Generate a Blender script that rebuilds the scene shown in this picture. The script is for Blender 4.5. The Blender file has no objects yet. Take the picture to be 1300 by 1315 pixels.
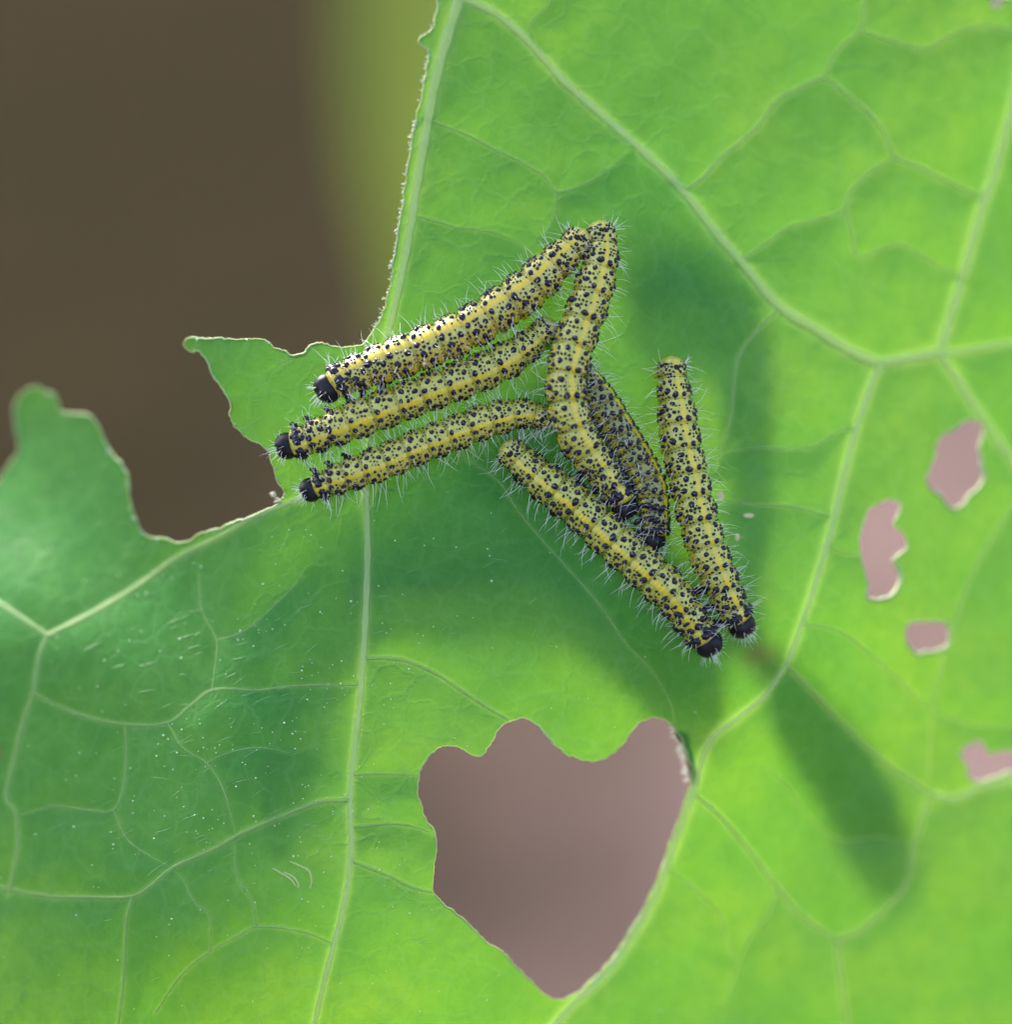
import bpy, math, random
import numpy as np
from mathutils import Vector, noise as mnoise

random.seed(7)
rng = np.random.default_rng(7)
SC = bpy.context.scene
COL = SC.collection
R = math.radians

# ------------------------------------------------------------------ camera, light, exposure
PITCH = R(18)              # camera looks down by this much
DIST = 0.36                # metres from the lens to the caterpillars
HGT = 0.62                 # height of the subject above the soil
O = np.array([0.0, 0.0, HGT])
RIGHT = np.array([1.0, 0.0, 0.0])
FWD = np.array([0.0, math.cos(PITCH), -math.sin(PITCH)])
UP = np.array([0.0, math.sin(PITCH), math.cos(PITCH)])

cam_d = bpy.data.cameras.new('camera')
cam = bpy.data.objects.new('camera', cam_d)
COL.objects.link(cam)
cam.location = Vector(O - FWD * DIST)
cam.rotation_euler = (math.pi / 2 - PITCH, 0, 0)
cam_d.sensor_fit = 'VERTICAL'
cam_d.sensor_height = 36.0
cam_d.lens = 36.0 * DIST / 0.1315
cam_d.clip_start = 0.01
cam_d.clip_end = 100.0
cam_d.dof.use_dof = True
cam_d.dof.focus_distance = DIST - 0.0035
cam_d.dof.aperture_fstop = 4.6
SC.camera = cam

SUN_EL, SUN_AZ = R(40), R(-35)      # azimuth from +Y towards +X
world = bpy.data.worlds.new('World')
SC.world = world
world.use_nodes = True
wn, wl = world.node_tree.nodes, world.node_tree.links
wn.clear()
w_out = wn.new('ShaderNodeOutputWorld')
w_bg = wn.new('ShaderNodeBackground')
w_sky = wn.new('ShaderNodeTexSky')
w_sky.sky_type = 'NISHITA'
w_sky.sun_disc = False
w_sky.sun_elevation = SUN_EL
w_sky.sun_rotation = SUN_AZ
w_sky.altitude = 0
w_sky.air_density = 1.0
w_sky.dust_density = 3.0
w_sky.ozone_density = 1.0
w_bg.inputs['Strength'].default_value = 0.072
wl.new(w_sky.outputs[0], w_bg.inputs[0])
wl.new(w_bg.outputs[0], w_out.inputs[0])

sun_d = bpy.data.lights.new('sun', 'SUN')
sun = bpy.data.objects.new('sun', sun_d)
COL.objects.link(sun)
sun_d.energy = 1.5
sun_d.angle = R(13)
sun_d.color = (1.0, 0.95, 0.86)
SUN_DIR = np.array([math.sin(SUN_AZ) * math.cos(SUN_EL), math.cos(SUN_AZ) * math.cos(SUN_EL), math.sin(SUN_EL)])
sun.rotation_euler = Vector(SUN_DIR).to_track_quat('Z', 'Y').to_euler()
sun.location = Vector(O + SUN_DIR * 3)

SC.view_settings.view_transform = 'Standard'
SC.view_settings.look = 'None'
SC.view_settings.exposure = 3.28
SC.view_settings.gamma = 1.0

# ------------------------------------------------------------------ frame helpers
# q = plan position on the leaf in tenths of a millimetre (x right, y down), z = metres towards the lens
def place(qx, qy, z):
    qx, qy, z = np.broadcast_arrays(np.asarray(qx, float), np.asarray(qy, float), np.asarray(z, float))
    s = (DIST - z) / DIST * 1e-4
    x = (qx - 650.0) * s
    y = (657.5 - qy) * s
    return O + x[..., None] * RIGHT + y[..., None] * UP - z[..., None] * FWD


def to_world_dir(v):
    v = np.asarray(v, float)
    return v[..., 0:1] * RIGHT + v[..., 1:2] * UP - v[..., 2:3] * FWD


def catmull(pts, step=4.0, closed=False):
    p = np.asarray(pts, float)
    n = len(p)
    out = []
    segs = n if closed else n - 1
    for i in range(segs):
        if closed:
            p0, p1, p2, p3 = p[(i - 1) % n], p[i], p[(i + 1) % n], p[(i + 2) % n]
        else:
            p1, p2 = p[i], p[i + 1]
            p0 = p[i - 1] if i > 0 else 2 * p1 - p2
            p3 = p[i + 2] if i + 2 < n else 2 * p2 - p1
        k = max(1, int(np.linalg.norm((p2 - p1)[:2]) / step))
        # centripetal-like tension keeps short spans from overshooting
        l01, l12, l23 = [max(1e-6, np.linalg.norm(b - a)) for a, b in ((p0, p1), (p1, p2), (p2, p3))]
        m1 = (p2 - p0) / (l01 + l12) * l12
        m2 = (p3 - p1) / (l12 + l23) * l12
        for t in np.arange(k) / k:
            h00 = 2 * t ** 3 - 3 * t ** 2 + 1
            h10 = t ** 3 - 2 * t ** 2 + t
            h01 = -2 * t ** 3 + 3 * t ** 2
            h11 = t ** 3 - t ** 2
            out.append(h00 * p1 + h10 * m1 + h01 * p2 + h11 * m2)
    if not closed:
        out.append(p[-1])
    return np.array(out)


def mesh_obj(name, verts, faces, mat=None, parent=None, base=None, smooth=True, attrs=None, fmat=None):
    base = np.zeros(3) if base is None else np.asarray(base)
    me = bpy.data.meshes.new(name)
    v = np.asarray(verts, float) - base
    me.from_pydata(v.tolist(), [], faces if isinstance(faces, list) else faces.tolist())
    if smooth:
        me.polygons.foreach_set('use_smooth', np.ones(len(me.polygons), bool))
    for k, a in (attrs or {}).items():
        a = np.asarray(a, float)
        if a.ndim == 2:
            at = me.attributes.new(k, 'FLOAT_VECTOR', 'POINT')
            at.data.foreach_set('vector', a.astype(np.float32).ravel())
        else:
            at = me.attributes.new(k, 'FLOAT', 'POINT')
            at.data.foreach_set('value', a.astype(np.float32))
    if mat:
        for m in (mat if isinstance(mat, (list, tuple)) else [mat]):
            me.materials.append(m)
    if fmat is not None:
        me.polygons.foreach_set('material_index', np.asarray(fmat, np.int32))
    me.update()
    o = bpy.data.objects.new(name, me)
    COL.objects.link(o)
    if parent is not None:
        o.parent = parent
    elif base is not None:
        o.location = Vector(base)
    return o


def empty(name, base, label, cat, group=None):
    o = bpy.data.objects.new(name, None)
    o.empty_display_size = 0.005
    COL.objects.link(o)
    o.location = Vector(base)
    o['label'] = label
    o['category'] = cat
    if group:
        o['group'] = group
    return o


class MB:
    """collects vertices, quads and point attributes"""
    def __init__(s):
        s.v, s.f, s.n = [], [], 0

    def add(s, verts, faces):
        s.v.append(np.asarray(verts, float))
        s.f.extend([[i + s.n for i in f] for f in faces])
        s.n += len(verts)

    def build(s, name, mat, parent=None, base=None, smooth=True):
        return mesh_obj(name, np.concatenate(s.v), s.f, mat, parent, base, smooth)


def frames(P):
    T = np.gradient(P, axis=0)
    T /= np.linalg.norm(T, axis=1)[:, None] + 1e-12
    return T


def tube(mb, P, rad, n=6, ref=None, flat=1.0, cap=True, half=False):
    P = np.asarray(P, float)
    rad = np.broadcast_to(np.asarray(rad, float), (len(P),))
    T = frames(P)
    ref = -FWD if ref is None else np.asarray(ref)
    B = np.cross(ref, T)
    bl = np.linalg.norm(B, axis=1)
    B[bl < 1e-6] = np.cross(RIGHT, T[bl < 1e-6])
    B /= np.linalg.norm(B, axis=1)[:, None]
    N = np.cross(T, B)
    a = np.arange(n) / (n - 1) * math.pi if half else np.arange(n) / n * 2 * math.pi
    V = P[:, None, :] + rad[:, None, None] * (np.cos(a)[None, :, None] * B[:, None, :] + flat * np.sin(a)[None, :, None] * N[:, None, :])
    F = []
    for i in range(len(P) - 1):
        for j in range(n - 1 if half else n):
            F.append([i * n + j, i * n + (j + 1) % n, (i + 1) * n + (j + 1) % n, (i + 1) * n + j])
    if cap and not half:
        F.append(list(range(n))[::-1])
        F.append([(len(P) - 1) * n + j for j in range(n)])
    mb.add(V.reshape(-1, 3), F)


# ------------------------------------------------------------------ materials
def new_mat(name):
    m = bpy.data.materials.new(name)
    m.use_nodes = True
    nt = m.node_tree
    nt.nodes.clear()
    out = nt.nodes.new('ShaderNodeOutputMaterial')
    return m, nt, out


def nd(nt, typ, **kw):
    n = nt.nodes.new(typ)
    for k, v in kw.items():
        if k in n.inputs:
            n.inputs[k].default_value = v
        else:
            setattr(n, k, v)
    return n


def mixrgb(nt, fac, a, b, blend='MIX'):
    m = nt.nodes.new('ShaderNodeMix')
    m.data_type = 'RGBA'
    m.blend_type = blend
    for s, v in ((m.inputs[0], fac), (m.inputs[6], a), (m.inputs[7], b)):
        if hasattr(v, 'is_linked') or isinstance(v, bpy.types.NodeSocket):
            nt.links.new(v, s)
        elif isinstance(v, (int, float)):
            s.default_value = v
        else:
            s.default_value = (*v[:3], 1.0)
    return m.outputs[2]


def mathn(nt, op, a, b=None, c=None, clamp=False):
    m = nt.nodes.new('ShaderNodeMath')
    m.operation = op
    m.use_clamp = clamp
    for s, v in zip(m.inputs, (a, b, c)):
        if v is None:
            continue
        if isinstance(v, bpy.types.NodeSocket):
            nt.links.new(v, s)
        else:
            s.default_value = v
    return m.outputs[0]


def ramp(nt, x, p0, p1, v0=0.0, v1=1.0):
    m = nt.nodes.new('ShaderNodeMapRange')
    m.interpolation_type = 'SMOOTHSTEP'
    nt.links.new(x, m.inputs[0])
    for i, v in zip((1, 2, 3, 4), (p0, p1, v0, v1)):
        m.inputs[i].default_value = v
    return m.outputs[0]


def attr(nt, name):
    a = nt.nodes.new('ShaderNodeAttribute')
    a.attribute_name = name
    return a


def noise_tex(nt, vec, scale, detail=4, rough=0.55, dist=0.0):
    n = nt.nodes.new('ShaderNodeTexNoise')
    nt.links.new(vec, n.inputs['Vector'])
    n.inputs['Scale'].default_value = scale
    n.inputs['Detail'].default_value = detail
    n.inputs['Roughness'].default_value = rough
    n.inputs['Distortion'].default_value = dist
    return n


def simple(name, col, rough=0.5, spec=0.5, sss=0.0, var=0.0, vscale=400, coat=0.0):
    m, nt, out = new_mat(name)
    p = nd(nt, 'ShaderNodeBsdfPrincipled')
    p.inputs['Base Color'].default_value = (*col, 1)
    p.inputs['Roughness'].default_value = rough
    p.inputs['Specular IOR Level'].default_value = spec
    p.inputs['Coat Weight'].default_value = coat
    if sss:
        p.inputs['Subsurface Weight'].default_value = sss
        p.inputs['Subsurface Radius'].default_value = (1, 0.7, 0.4)
        p.inputs['Subsurface Scale'].default_value = 0.0006
    if var:
        tc = nt.nodes.new('ShaderNodeTexCoord')
        nz = noise_tex(nt, tc.outputs['Object'], vscale)
        c = mixrgb(nt, nz.outputs[0], [x * (1 - var) for x in col], [min(1, x * (1 + var)) for x in col])
        nt.links.new(c, p.inputs['Base Color'])
    nt.links.new(p.outputs[0], out.inputs[0])
    return m


def leaf_material(name, refl, trans, halo_r, halo_t, fine=True, bump=1.0):
    """thin leaf: diffuse reflection + translucency + waxy sheen, colour varied by cell pattern, veins and age"""
    m, nt, out = new_mat(name)
    L = nt.links
    tc = nt.nodes.new('ShaderNodeTexCoord')
    co = tc.outputs['Object']
    n1 = noise_tex(nt, co, 55, 5, 0.55)
    n2 = noise_tex(nt, co, 420, 4, 0.6)
    n3 = noise_tex(nt, co, 2400, 3, 0.6)
    # distorted lookup for the finest vein network
    dv = nt.nodes.new('ShaderNodeVectorMath'); dv.operation = 'SCALE'
    nz = noise_tex(nt, co, 260, 3, 0.5)
    L.new(nz.outputs['Color'], dv.inputs[0]); dv.inputs['Scale'].default_value = 0.004
    av = nt.nodes.new('ShaderNodeVectorMath'); av.operation = 'ADD'
    L.new(co, av.inputs[0]); L.new(dv.outputs[0], av.inputs[1])
    vo = nt.nodes.new('ShaderNodeTexVoronoi'); vo.feature = 'DISTANCE_TO_EDGE'
    L.new(av.outputs[0], vo.inputs['Vector']); vo.inputs['Scale'].default_value = 210
    net = ramp(nt, vo.outputs['Distance'], 0.0, 0.09, 1.0, 0.0)
    vo2 = nt.nodes.new('ShaderNodeTexVoronoi'); vo2.feature = 'DISTANCE_TO_EDGE'
    L.new(av.outputs[0], vo2.inputs['Vector']); vo2.inputs['Scale'].default_value = 720
    net2 = ramp(nt, vo2.outputs['Distance'], 0.0, 0.12, 1.0, 0.0)
    vein = attr(nt, 'vein').outputs['Fac']
    brown = attr(nt, 'brown').outputs['Fac']
    patch = ramp(nt, n1.outputs[0], 0.35, 0.7)
    mott = ramp(nt, n2.outputs[0], 0.3, 0.75)
    rc = mixrgb(nt, patch, refl, [refl[0] * 1.35, refl[1] * 1.2, refl[2] * 1.1])
    rc = mixrgb(nt, mathn(nt, 'MULTIPLY', mott, 0.5), rc, [refl[0] * 0.6, refl[1] * 0.72, refl[2] * 0.7])
    rc = mixrgb(nt, mathn(nt, 'MULTIPLY', net, 0.13), rc, halo_r)
    rc = mixrgb(nt, mathn(nt, 'MULTIPLY', net2, 0.07), rc, halo_r)
    rc = mixrgb(nt, mathn(nt, 'MULTIPLY', vein, 0.55), rc, halo_r)
    rc = mixrgb(nt, brown, rc, (0.075, 0.08, 0.028))
    t0 = mixrgb(nt, patch, trans, [trans[0] * 1.4, trans[1] * 1.08, trans[2] * 0.9])
    t0 = mixrgb(nt, mathn(nt, 'MULTIPLY', mott, 0.5), t0, [trans[0] * 0.72, trans[1] * 0.82, trans[2] * 0.9])
    t0 = mixrgb(nt, mathn(nt, 'MULTIPLY', ramp(nt, n3.outputs[0], 0.45, 0.75), 0.16), t0, [trans[0] * 0.6, trans[1] * 0.75, trans[2] * 0.7])
    t0 = mixrgb(nt, mathn(nt, 'MULTIPLY', net, 0.18), t0, [trans[0] * 0.7, trans[1] * 0.8, trans[2]])
    t0 = mixrgb(nt, mathn(nt, 'MULTIPLY', vein, 0.5), t0, halo_t)
    t0 = mixrgb(nt, brown, t0, (0.030, 0.034, 0.005))
    # relief: fine net, felt, wrinkles
    h = mathn(nt, 'MULTIPLY', net, -0.00010 * bump)
    h = mathn(nt, 'ADD', h, mathn(nt, 'MULTIPLY', net2, -0.00004 * bump))
    h = mathn(nt, 'ADD', h, mathn(nt, 'MULTIPLY', n2.outputs[0], 0.00030 * bump))
    h = mathn(nt, 'ADD', h, mathn(nt, 'MULTIPLY', n3.outputs[0], 0.00006 * bump))
    bp = nt.nodes.new('ShaderNodeBump')
    bp.inputs['Strength'].default_value = 0.32
    bp.inputs['Distance'].default_value = 1.0
    L.new(h, bp.inputs['Height'])
    d = nd(nt, 'ShaderNodeBsdfDiffuse'); L.new(rc, d.inputs['Color']); L.new(bp.outputs[0], d.inputs['Normal'])
    t = nd(nt, 'ShaderNodeBsdfTranslucent'); L.new(t0, t.inputs['Color']); L.new(bp.outputs[0], t.inputs['Normal'])
    ad = nt.nodes.new('ShaderNodeAddShader'); L.new(d.outputs[0], ad.inputs[0]); L.new(t.outputs[0], ad.inputs[1])
    g = nd(nt, 'ShaderNodeBsdfGlossy'); g.inputs['Roughness'].default_value = 0.42
    g.inputs['Color'].default_value = (1, 1, 1, 1); L.new(bp.outputs[0], g.inputs['Normal'])
    fr = nt.nodes.new('ShaderNodeFresnel'); fr.inputs['IOR'].default_value = 1.4; L.new(bp.outputs[0], fr.inputs['Normal'])
    mx = nt.nodes.new('ShaderNodeMixShader')
    L.new(mathn(nt, 'MULTIPLY', fr.outputs[0], 0.27), mx.inputs[0]); L.new(ad.outputs[0], mx.inputs[1]); L.new(g.outputs[0], mx.inputs[2])
    L.new(mx.outputs[0], out.inputs[0])
    return m


M_LEAF = leaf_material('leaf_blade', (0.0265, 0.116, 0.0235), (0.033, 0.081, 0.0045), (0.12, 0.23, 0.08), (0.13, 0.19, 0.03))
M_SHADE_LEAF = leaf_material('shade_leaf_blade', (0.03, 0.12, 0.025), (0.075, 0.20, 0.016), (0.12, 0.23, 0.08), (0.13, 0.19, 0.03))  # for the added shading leaf; lets light through so its shadows stay soft green
M_LEAF2 = leaf_material('leaf_far', (0.075, 0.105, 0.020), (0.045, 0.060, 0.007), (0.1, 0.13, 0.04), (0.05, 0.06, 0.02))


def vein_material(name, ca, cb):
    m, nt, out = new_mat(name)
    tc = nt.nodes.new('ShaderNodeTexCoord')
    nz = noise_tex(nt, tc.outputs['Object'], 900, 4)
    c = mixrgb(nt, nz.outputs[0], ca, cb)
    d = nd(nt, 'ShaderNodeBsdfPrincipled'); nt.links.new(c, d.inputs['Base Color'])
    d.inputs['Roughness'].default_value = 0.5
    d.inputs['Subsurface Weight'].default_value = 0.3
    d.inputs['Subsurface Radius'].default_value = (1, 1, 0.3)
    d.inputs['Subsurface Scale'].default_value = 0.0005
    t = nd(nt, 'ShaderNodeBsdfTranslucent'); t.inputs['Color'].default_value = (0.85, 0.9, 0.5, 1)
    mx = nt.nodes.new('ShaderNodeMixShader'); mx.inputs[0].default_value = 0.45
    nt.links.new(d.outputs[0], mx.inputs[1]); nt.links.new(t.outputs[0], mx.inputs[2])
    nt.links.new(mx.outputs[0], out.inputs[0])
    return m


M_VEIN = vein_material('vein', (0.27, 0.41, 0.13), (0.44, 0.56, 0.24))
M_VEIN2 = vein_material('fine_vein', (0.13, 0.27, 0.07), (0.25, 0.41, 0.13))
M_RIM = simple('leaf_rim', (0.22, 0.34, 0.12), 0.55, 0.4, 0.3, 0.6, 350)
M_LIP = simple('hole_lip', (0.30, 0.36, 0.17), 0.55, 0.4, 0.3, 0.3, 700)
M_DRY = simple('dry_leaf_edge', (0.13, 0.075, 0.025), 0.7, 0.3, 0, 0.6, 900)
M_FUZZ = simple('pale_fuzz', (0.36, 0.42, 0.34), 0.5, 0.4)
M_DOWN = simple('leaf_down', (0.22, 0.36, 0.20), 0.5, 0.3)
M_SPECK = simple('pale_speck', (0.60, 0.68, 0.45), 0.5, 0.5)
M_SCAR = simple('leaf_scar', (0.40, 0.46, 0.16), 0.6, 0.3)
M_TAN = simple('tan_fleck', (0.50, 0.40, 0.20), 0.6, 0.3)
M_WART = simple('black_wart', (0.011, 0.006, 0.016), 0.16, 0.3)
M_HEAD = simple('black_head', (0.009, 0.007, 0.011), 0.46, 0.22, 0, 0.8, 1800)
M_BRISTLE = simple('pale_bristle', (0.90, 0.86, 0.78), 0.35, 0.5)


def body_material(name, warm, dark):
    m, nt, out = new_mat(name)
    L = nt.links
    tc = nt.nodes.new('ShaderNodeTexCoord')
    co = tc.outputs['Object']
    av = attr(nt, 'skin')
    sp = nt.nodes.new('ShaderNodeSeparateXYZ'); L.new(av.outputs['Vector'], sp.inputs[0])
    th, fold, dk = sp.outputs[0], sp.outputs[1], sp.outputs[2]     # th: 0 back .. 1 belly
    n1 = noise_tex(nt, co, 900, 4, 0.6)
    n2 = noise_tex(nt, co, 3200, 3, 0.6)
    tw = mathn(nt, 'ADD', th, mathn(nt, 'MULTIPLY_ADD', n1.outputs[0], 0.08, -0.04))
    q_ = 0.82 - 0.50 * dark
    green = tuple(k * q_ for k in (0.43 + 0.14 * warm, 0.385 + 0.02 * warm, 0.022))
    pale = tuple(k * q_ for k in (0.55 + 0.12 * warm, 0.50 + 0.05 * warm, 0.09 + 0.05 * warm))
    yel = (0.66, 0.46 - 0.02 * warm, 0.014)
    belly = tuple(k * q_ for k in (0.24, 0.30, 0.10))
    c = mixrgb(nt, mathn(nt, 'MULTIPLY', fold, 0.75), green, pale)
    c = mixrgb(nt, ramp(nt, n1.outputs[0], 0.45, 0.7, 0, 0.45), c, pale)
    c = mixrgb(nt, ramp(nt, n2.outputs[0], 0.52, 0.72, 0, 0.35), c, tuple(k * 0.55 for k in green))
    band = mathn(nt, 'MULTIPLY', ramp(nt, tw, 0.07, 0.11), ramp(nt, tw, 0.20, 0.30, 1, 0))
    c = mixrgb(nt, mathn(nt, 'MULTIPLY', band, ramp(nt, n1.outputs[0], 0.35, 0.6, 0.35, 0.85)), c, tuple(k * q_ for k in (0.60, 0.54, 0.105)))
    back = mathn(nt, 'MULTIPLY', ramp(nt, tw, 0.025, 0.06, 1, 0), ramp(nt, n1.outputs[0], 0.35, 0.65, 1.0, 0.5))
    c = mixrgb(nt, mathn(nt, 'MULTIPLY', back, mathn(nt, 'SUBTRACT', 1.0, mathn(nt, 'MULTIPLY', fold, 0.15))), c, yel)
    lat = mathn(nt, 'MULTIPLY', ramp(nt, tw, 0.42, 0.46), ramp(nt, tw, 0.52, 0.56, 1, 0))
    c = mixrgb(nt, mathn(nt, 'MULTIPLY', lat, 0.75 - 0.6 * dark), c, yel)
    c = mixrgb(nt, ramp(nt, tw, 0.55, 0.62), c, belly)
    crease = ramp(nt, attr(nt, 'crease').outputs['Fac'], 0.25, 0.95, 0.0, 0.42)
    c = mixrgb(nt, crease, c, tuple(k * q_ for k in (0.34, 0.36, 0.10)))
    spots = mathn(nt, 'MULTIPLY', ramp(nt, n2.outputs[0], 0.56, 0.63), dk, clamp=True)
    spots = mathn(nt, 'MULTIPLY', spots, ramp(nt, tw, 0.05, 0.08))
    c = mixrgb(nt, spots, c, (0.03, 0.022, 0.03))
    p = nd(nt, 'ShaderNodeBsdfPrincipled')
    L.new(c, p.inputs['Base Color'])
    p.inputs['Roughness'].default_value = 0.28
    p.inputs['Specular IOR Level'].default_value = 0.6
    p.inputs['Subsurface Weight'].default_value = 0.12
    p.inputs['Subsurface Radius'].default_value = (1.0, 0.8, 0.3)
    p.inputs['Subsurface Scale'].default_value = 0.0004
    h = mathn(nt, 'ADD', mathn(nt, 'MULTIPLY', n1.outputs[0], 0.00012), mathn(nt, 'MULTIPLY', n2.outputs[0], 0.00006))
    bp = nt.nodes.new('ShaderNodeBump'); bp.inputs['Distance'].default_value = 1.0; bp.inputs['Strength'].default_value = 0.6
    L.new(h, bp.inputs['Height']); L.new(bp.outputs[0], p.inputs['Normal'])
    L.new(p.outputs[0], out.inputs[0])
    return m


# ------------------------------------------------------------------ ground: dark soil and reddish gravel
def ground_material():
    m, nt, out = new_mat('garden_soil')
    L = nt.links
    tc = nt.nodes.new('ShaderNodeTexCoord'); co = tc.outputs['Object']
    sp = nt.nodes.new('ShaderNodeSeparateXYZ'); L.new(co, sp.inputs[0])
    n1 = noise_tex(nt, co, 2.2, 4, 0.55)
    n2 = noise_tex(nt, co, 30, 5, 0.6)
    n3 = noise_tex(nt, co, 160, 4, 0.6)
    x = mathn(nt, 'ADD', sp.outputs[0], mathn(nt, 'MULTIPLY_ADD', n1.outputs[0], 0.30, -0.15))
    x = mathn(nt, 'ADD', x, mathn(nt, 'MULTIPLY_ADD', n2.outputs[0], 0.35, -0.175))
    x = mathn(nt, 'ADD', x, mathn(nt, 'MULTIPLY', sp.outputs[1], -0.06))
    g = ramp(nt, x, -0.38, 0.30)
    soil = mixrgb(nt, n3.outputs[0], (0.0095, 0.0077, 0.0042), (0.026, 0.0205, 0.0115))
    grav = mixrgb(nt, n3.outputs[0], (0.078, 0.053, 0.050), (0.134, 0.092, 0.085))
    n4 = noise_tex(nt, co, 5.5, 3, 0.5)
    c = mixrgb(nt, g, soil, grav)
    c = mixrgb(nt, ramp(nt, n4.outputs[0], 0.38, 0.62, 0.0, 0.42), c, (0.014, 0.012, 0.008))  # darker patches in the colour imitate dappled shade between sunlit spots
    p = nd(nt, 'ShaderNodeBsdfPrincipled'); L.new(c, p.inputs['Base Color'])
    p.inputs['Roughness'].default_value = 1.0; p.inputs['Specular IOR Level'].default_value = 0.0
    bp = nt.nodes.new('ShaderNodeBump'); bp.inputs['Distance'].default_value = 0.02; bp.inputs['Strength'].default_value = 0.6
    L.new(n2.outputs[0], bp.inputs['Height']); L.new(bp.outputs[0], p.inputs['Normal'])
    L.new(p.outputs[0], out.inputs[0])
    return m


def build_ground():
    xs = np.concatenate([np.linspace(-40, -3, 12)[:-1], np.linspace(-3, 3, 60), np.linspace(3, 40, 12)[1:]])
    ys = np.concatenate([np.linspace(-40, -1, 12)[:-1], np.linspace(-1, 5, 60), np.linspace(5, 60, 14)[1:]])
    X, Y = np.meshgrid(xs, ys)
    Z = np.zeros_like(X)
    for i in range(X.shape[0]):
        for j in range(X.shape[1]):
            Z[i, j] = 0.035 * mnoise.noise(Vector((X[i, j] * 3, Y[i, j] * 3, 1.7))) if abs(X[i, j]) < 4 else 0
    nx = len(xs)
    F = [[i * nx + j, i * nx + j + 1, (i + 1) * nx + j + 1, (i + 1) * nx + j] for i in range(len(ys) - 1) for j in range(nx - 1)]
    o = mesh_obj('ground', np.stack([X.ravel(), Y.ravel(), Z.ravel()], 1), F, ground_material())
    o['kind'] = 'structure'
    o['label'] = 'blurred brown soil turning to reddish gravel behind the leaf'


build_ground()

# ------------------------------------------------------------------ the eaten leaf: outlines
OUTER = [(578, -170), (572, -90), (563, 0), (560, 20), (555, 38), (549, 43), (539, 50), (541, 58), (550, 66), (550, 80), (547, 95), (540, 130), (531, 170),
 (524, 215), (517, 260), (510, 310), (503, 355), (497, 385), (490, 405), (479, 425), (470, 438), (462, 444), (440, 446), (420, 443), (403, 441),
 (396, 446), (387, 455), (378, 457), (366, 452), (352, 446), (340, 437), (320, 435), (300, 436), (280, 434), (260, 435), (246, 433), (237, 437),
 (236, 446), (244, 452), (256, 450), (263, 460), (270, 475), (277, 487), (290, 505), (295, 520), (295, 537), (305, 552), (318, 563), (335, 572),
 (345, 581), (350, 598), (354, 615), (363, 632), (358, 645), (340, 655), (320, 664), (300, 672), (280, 679), (264, 683), (250, 688), (240, 696),
 (225, 697), (212, 691), (192, 690), (180, 680), (172, 660), (166, 640), (165, 620), (161, 605), (150, 590), (138, 575), (130, 557), (122, 540),
 (110, 532), (95, 531), (80, 530), (74, 518), (70, 506), (58, 502), (40, 497), (25, 508), (18, 530), (22, 560), (24, 580), (10, 600), (-6, 622),
 (-50, 660), (-110, 700), (-160, 800), (-185, 950), (-180, 1120), (-150, 1290), (-120, 1400), (-40, 1450), (120, 1475), (330, 1465), (520, 1485),
 (700, 1460), (900, 1480), (1100, 1465), (1280, 1480), (1400, 1450), (1465, 1330), (1480, 1150), (1465, 960), (1485, 760), (1475, 560), (1490, 360),
 (1470, 160), (1480, -20), (1440, -130), (1300, -165), (1100, -150), (900, -170), (720, -160)]
H_MAIN = [(560, 963), (548, 975), (540, 990), (536, 1010), (540, 1030), (547, 1050), (558, 1067), (561, 1085), (558, 1110), (556, 1143), (570, 1160),
 (590, 1177), (610, 1195), (630, 1212), (645, 1222), (668, 1246), (692, 1270), (712, 1284), (733, 1280), (758, 1262), (784, 1235), (800, 1212),
 (820, 1180), (838, 1145), (852, 1110), (862, 1080), (875, 1045), (886, 1012), (889, 990), (882, 965), (872, 941), (860, 928), (848, 922), (835, 922),
 (822, 927), (812, 938), (803, 952), (790, 966), (775, 975), (757, 977), (738, 973), (722, 965), (710, 953), (700, 942), (692, 932), (680, 924),
 (668, 922), (655, 926), (645, 933), (636, 943), (630, 955), (622, 968), (613, 972), (603, 967), (590, 960), (575, 958)]
H1 = [(1245, 540), (1259, 542), (1264, 554), (1259, 575), (1262, 596), (1264, 610), (1260, 624), (1245, 638), (1236, 650), (1225, 654), (1217, 647),
 (1208, 636), (1197, 629), (1191, 619), (1194, 605), (1202, 585), (1204, 571), (1210, 559), (1225, 552)]
H2 = [(1145, 642), (1155, 645), (1156, 657), (1148, 673), (1157, 682), (1165, 694), (1164, 704), (1152, 715), (1147, 718), (1152, 729), (1157, 739),
 (1152, 757), (1143, 767), (1127, 770), (1114, 766), (1116, 750), (1110, 732), (1106, 715), (1104, 697), (1110, 673), (1115, 657), (1127, 647)]
H3 = [(1168, 801), (1190, 797), (1217, 801), (1220, 815), (1217, 829), (1204, 836), (1187, 837), (1178, 839), (1168, 830), (1163, 816)]
H4 = [(1235, 967), (1248, 954), (1262, 954), (1271, 967), (1285, 965), (1305, 964), (1340, 968), (1372, 976), (1376, 988), (1345, 988), (1300, 992),
 (1277, 999), (1253, 1004), (1244, 996), (1242, 983)]
H5 = [(1268, -8), (1278, -3), (1290, -2), (1302, -7), (1306, -20), (1285, -28), (1270, -22)]
LOOPS = []
for i, c in enumerate((OUTER, H_MAIN, H1, H2, H3, H4, H5)):
    q = catmull(c, 3.0, True)
    k = 0.9 if i < 2 else 0.8
    t = np.array([[mnoise.noise(Vector((a * 0.09, b * 0.09, 3.3 + i))), mnoise.noise(Vector((a * 0.09, b * 0.09, 9.1 + i)))] for a, b in q])
    t2 = np.array([[mnoise.noise(Vector((a * 0.28, b * 0.28, 5.3 + i))), mnoise.noise(Vector((a * 0.28, b * 0.28, 7.1 + i)))] for a, b in q])
    LOOPS.append(q + 2.4 * k * t + 1.5 * t2)

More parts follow.
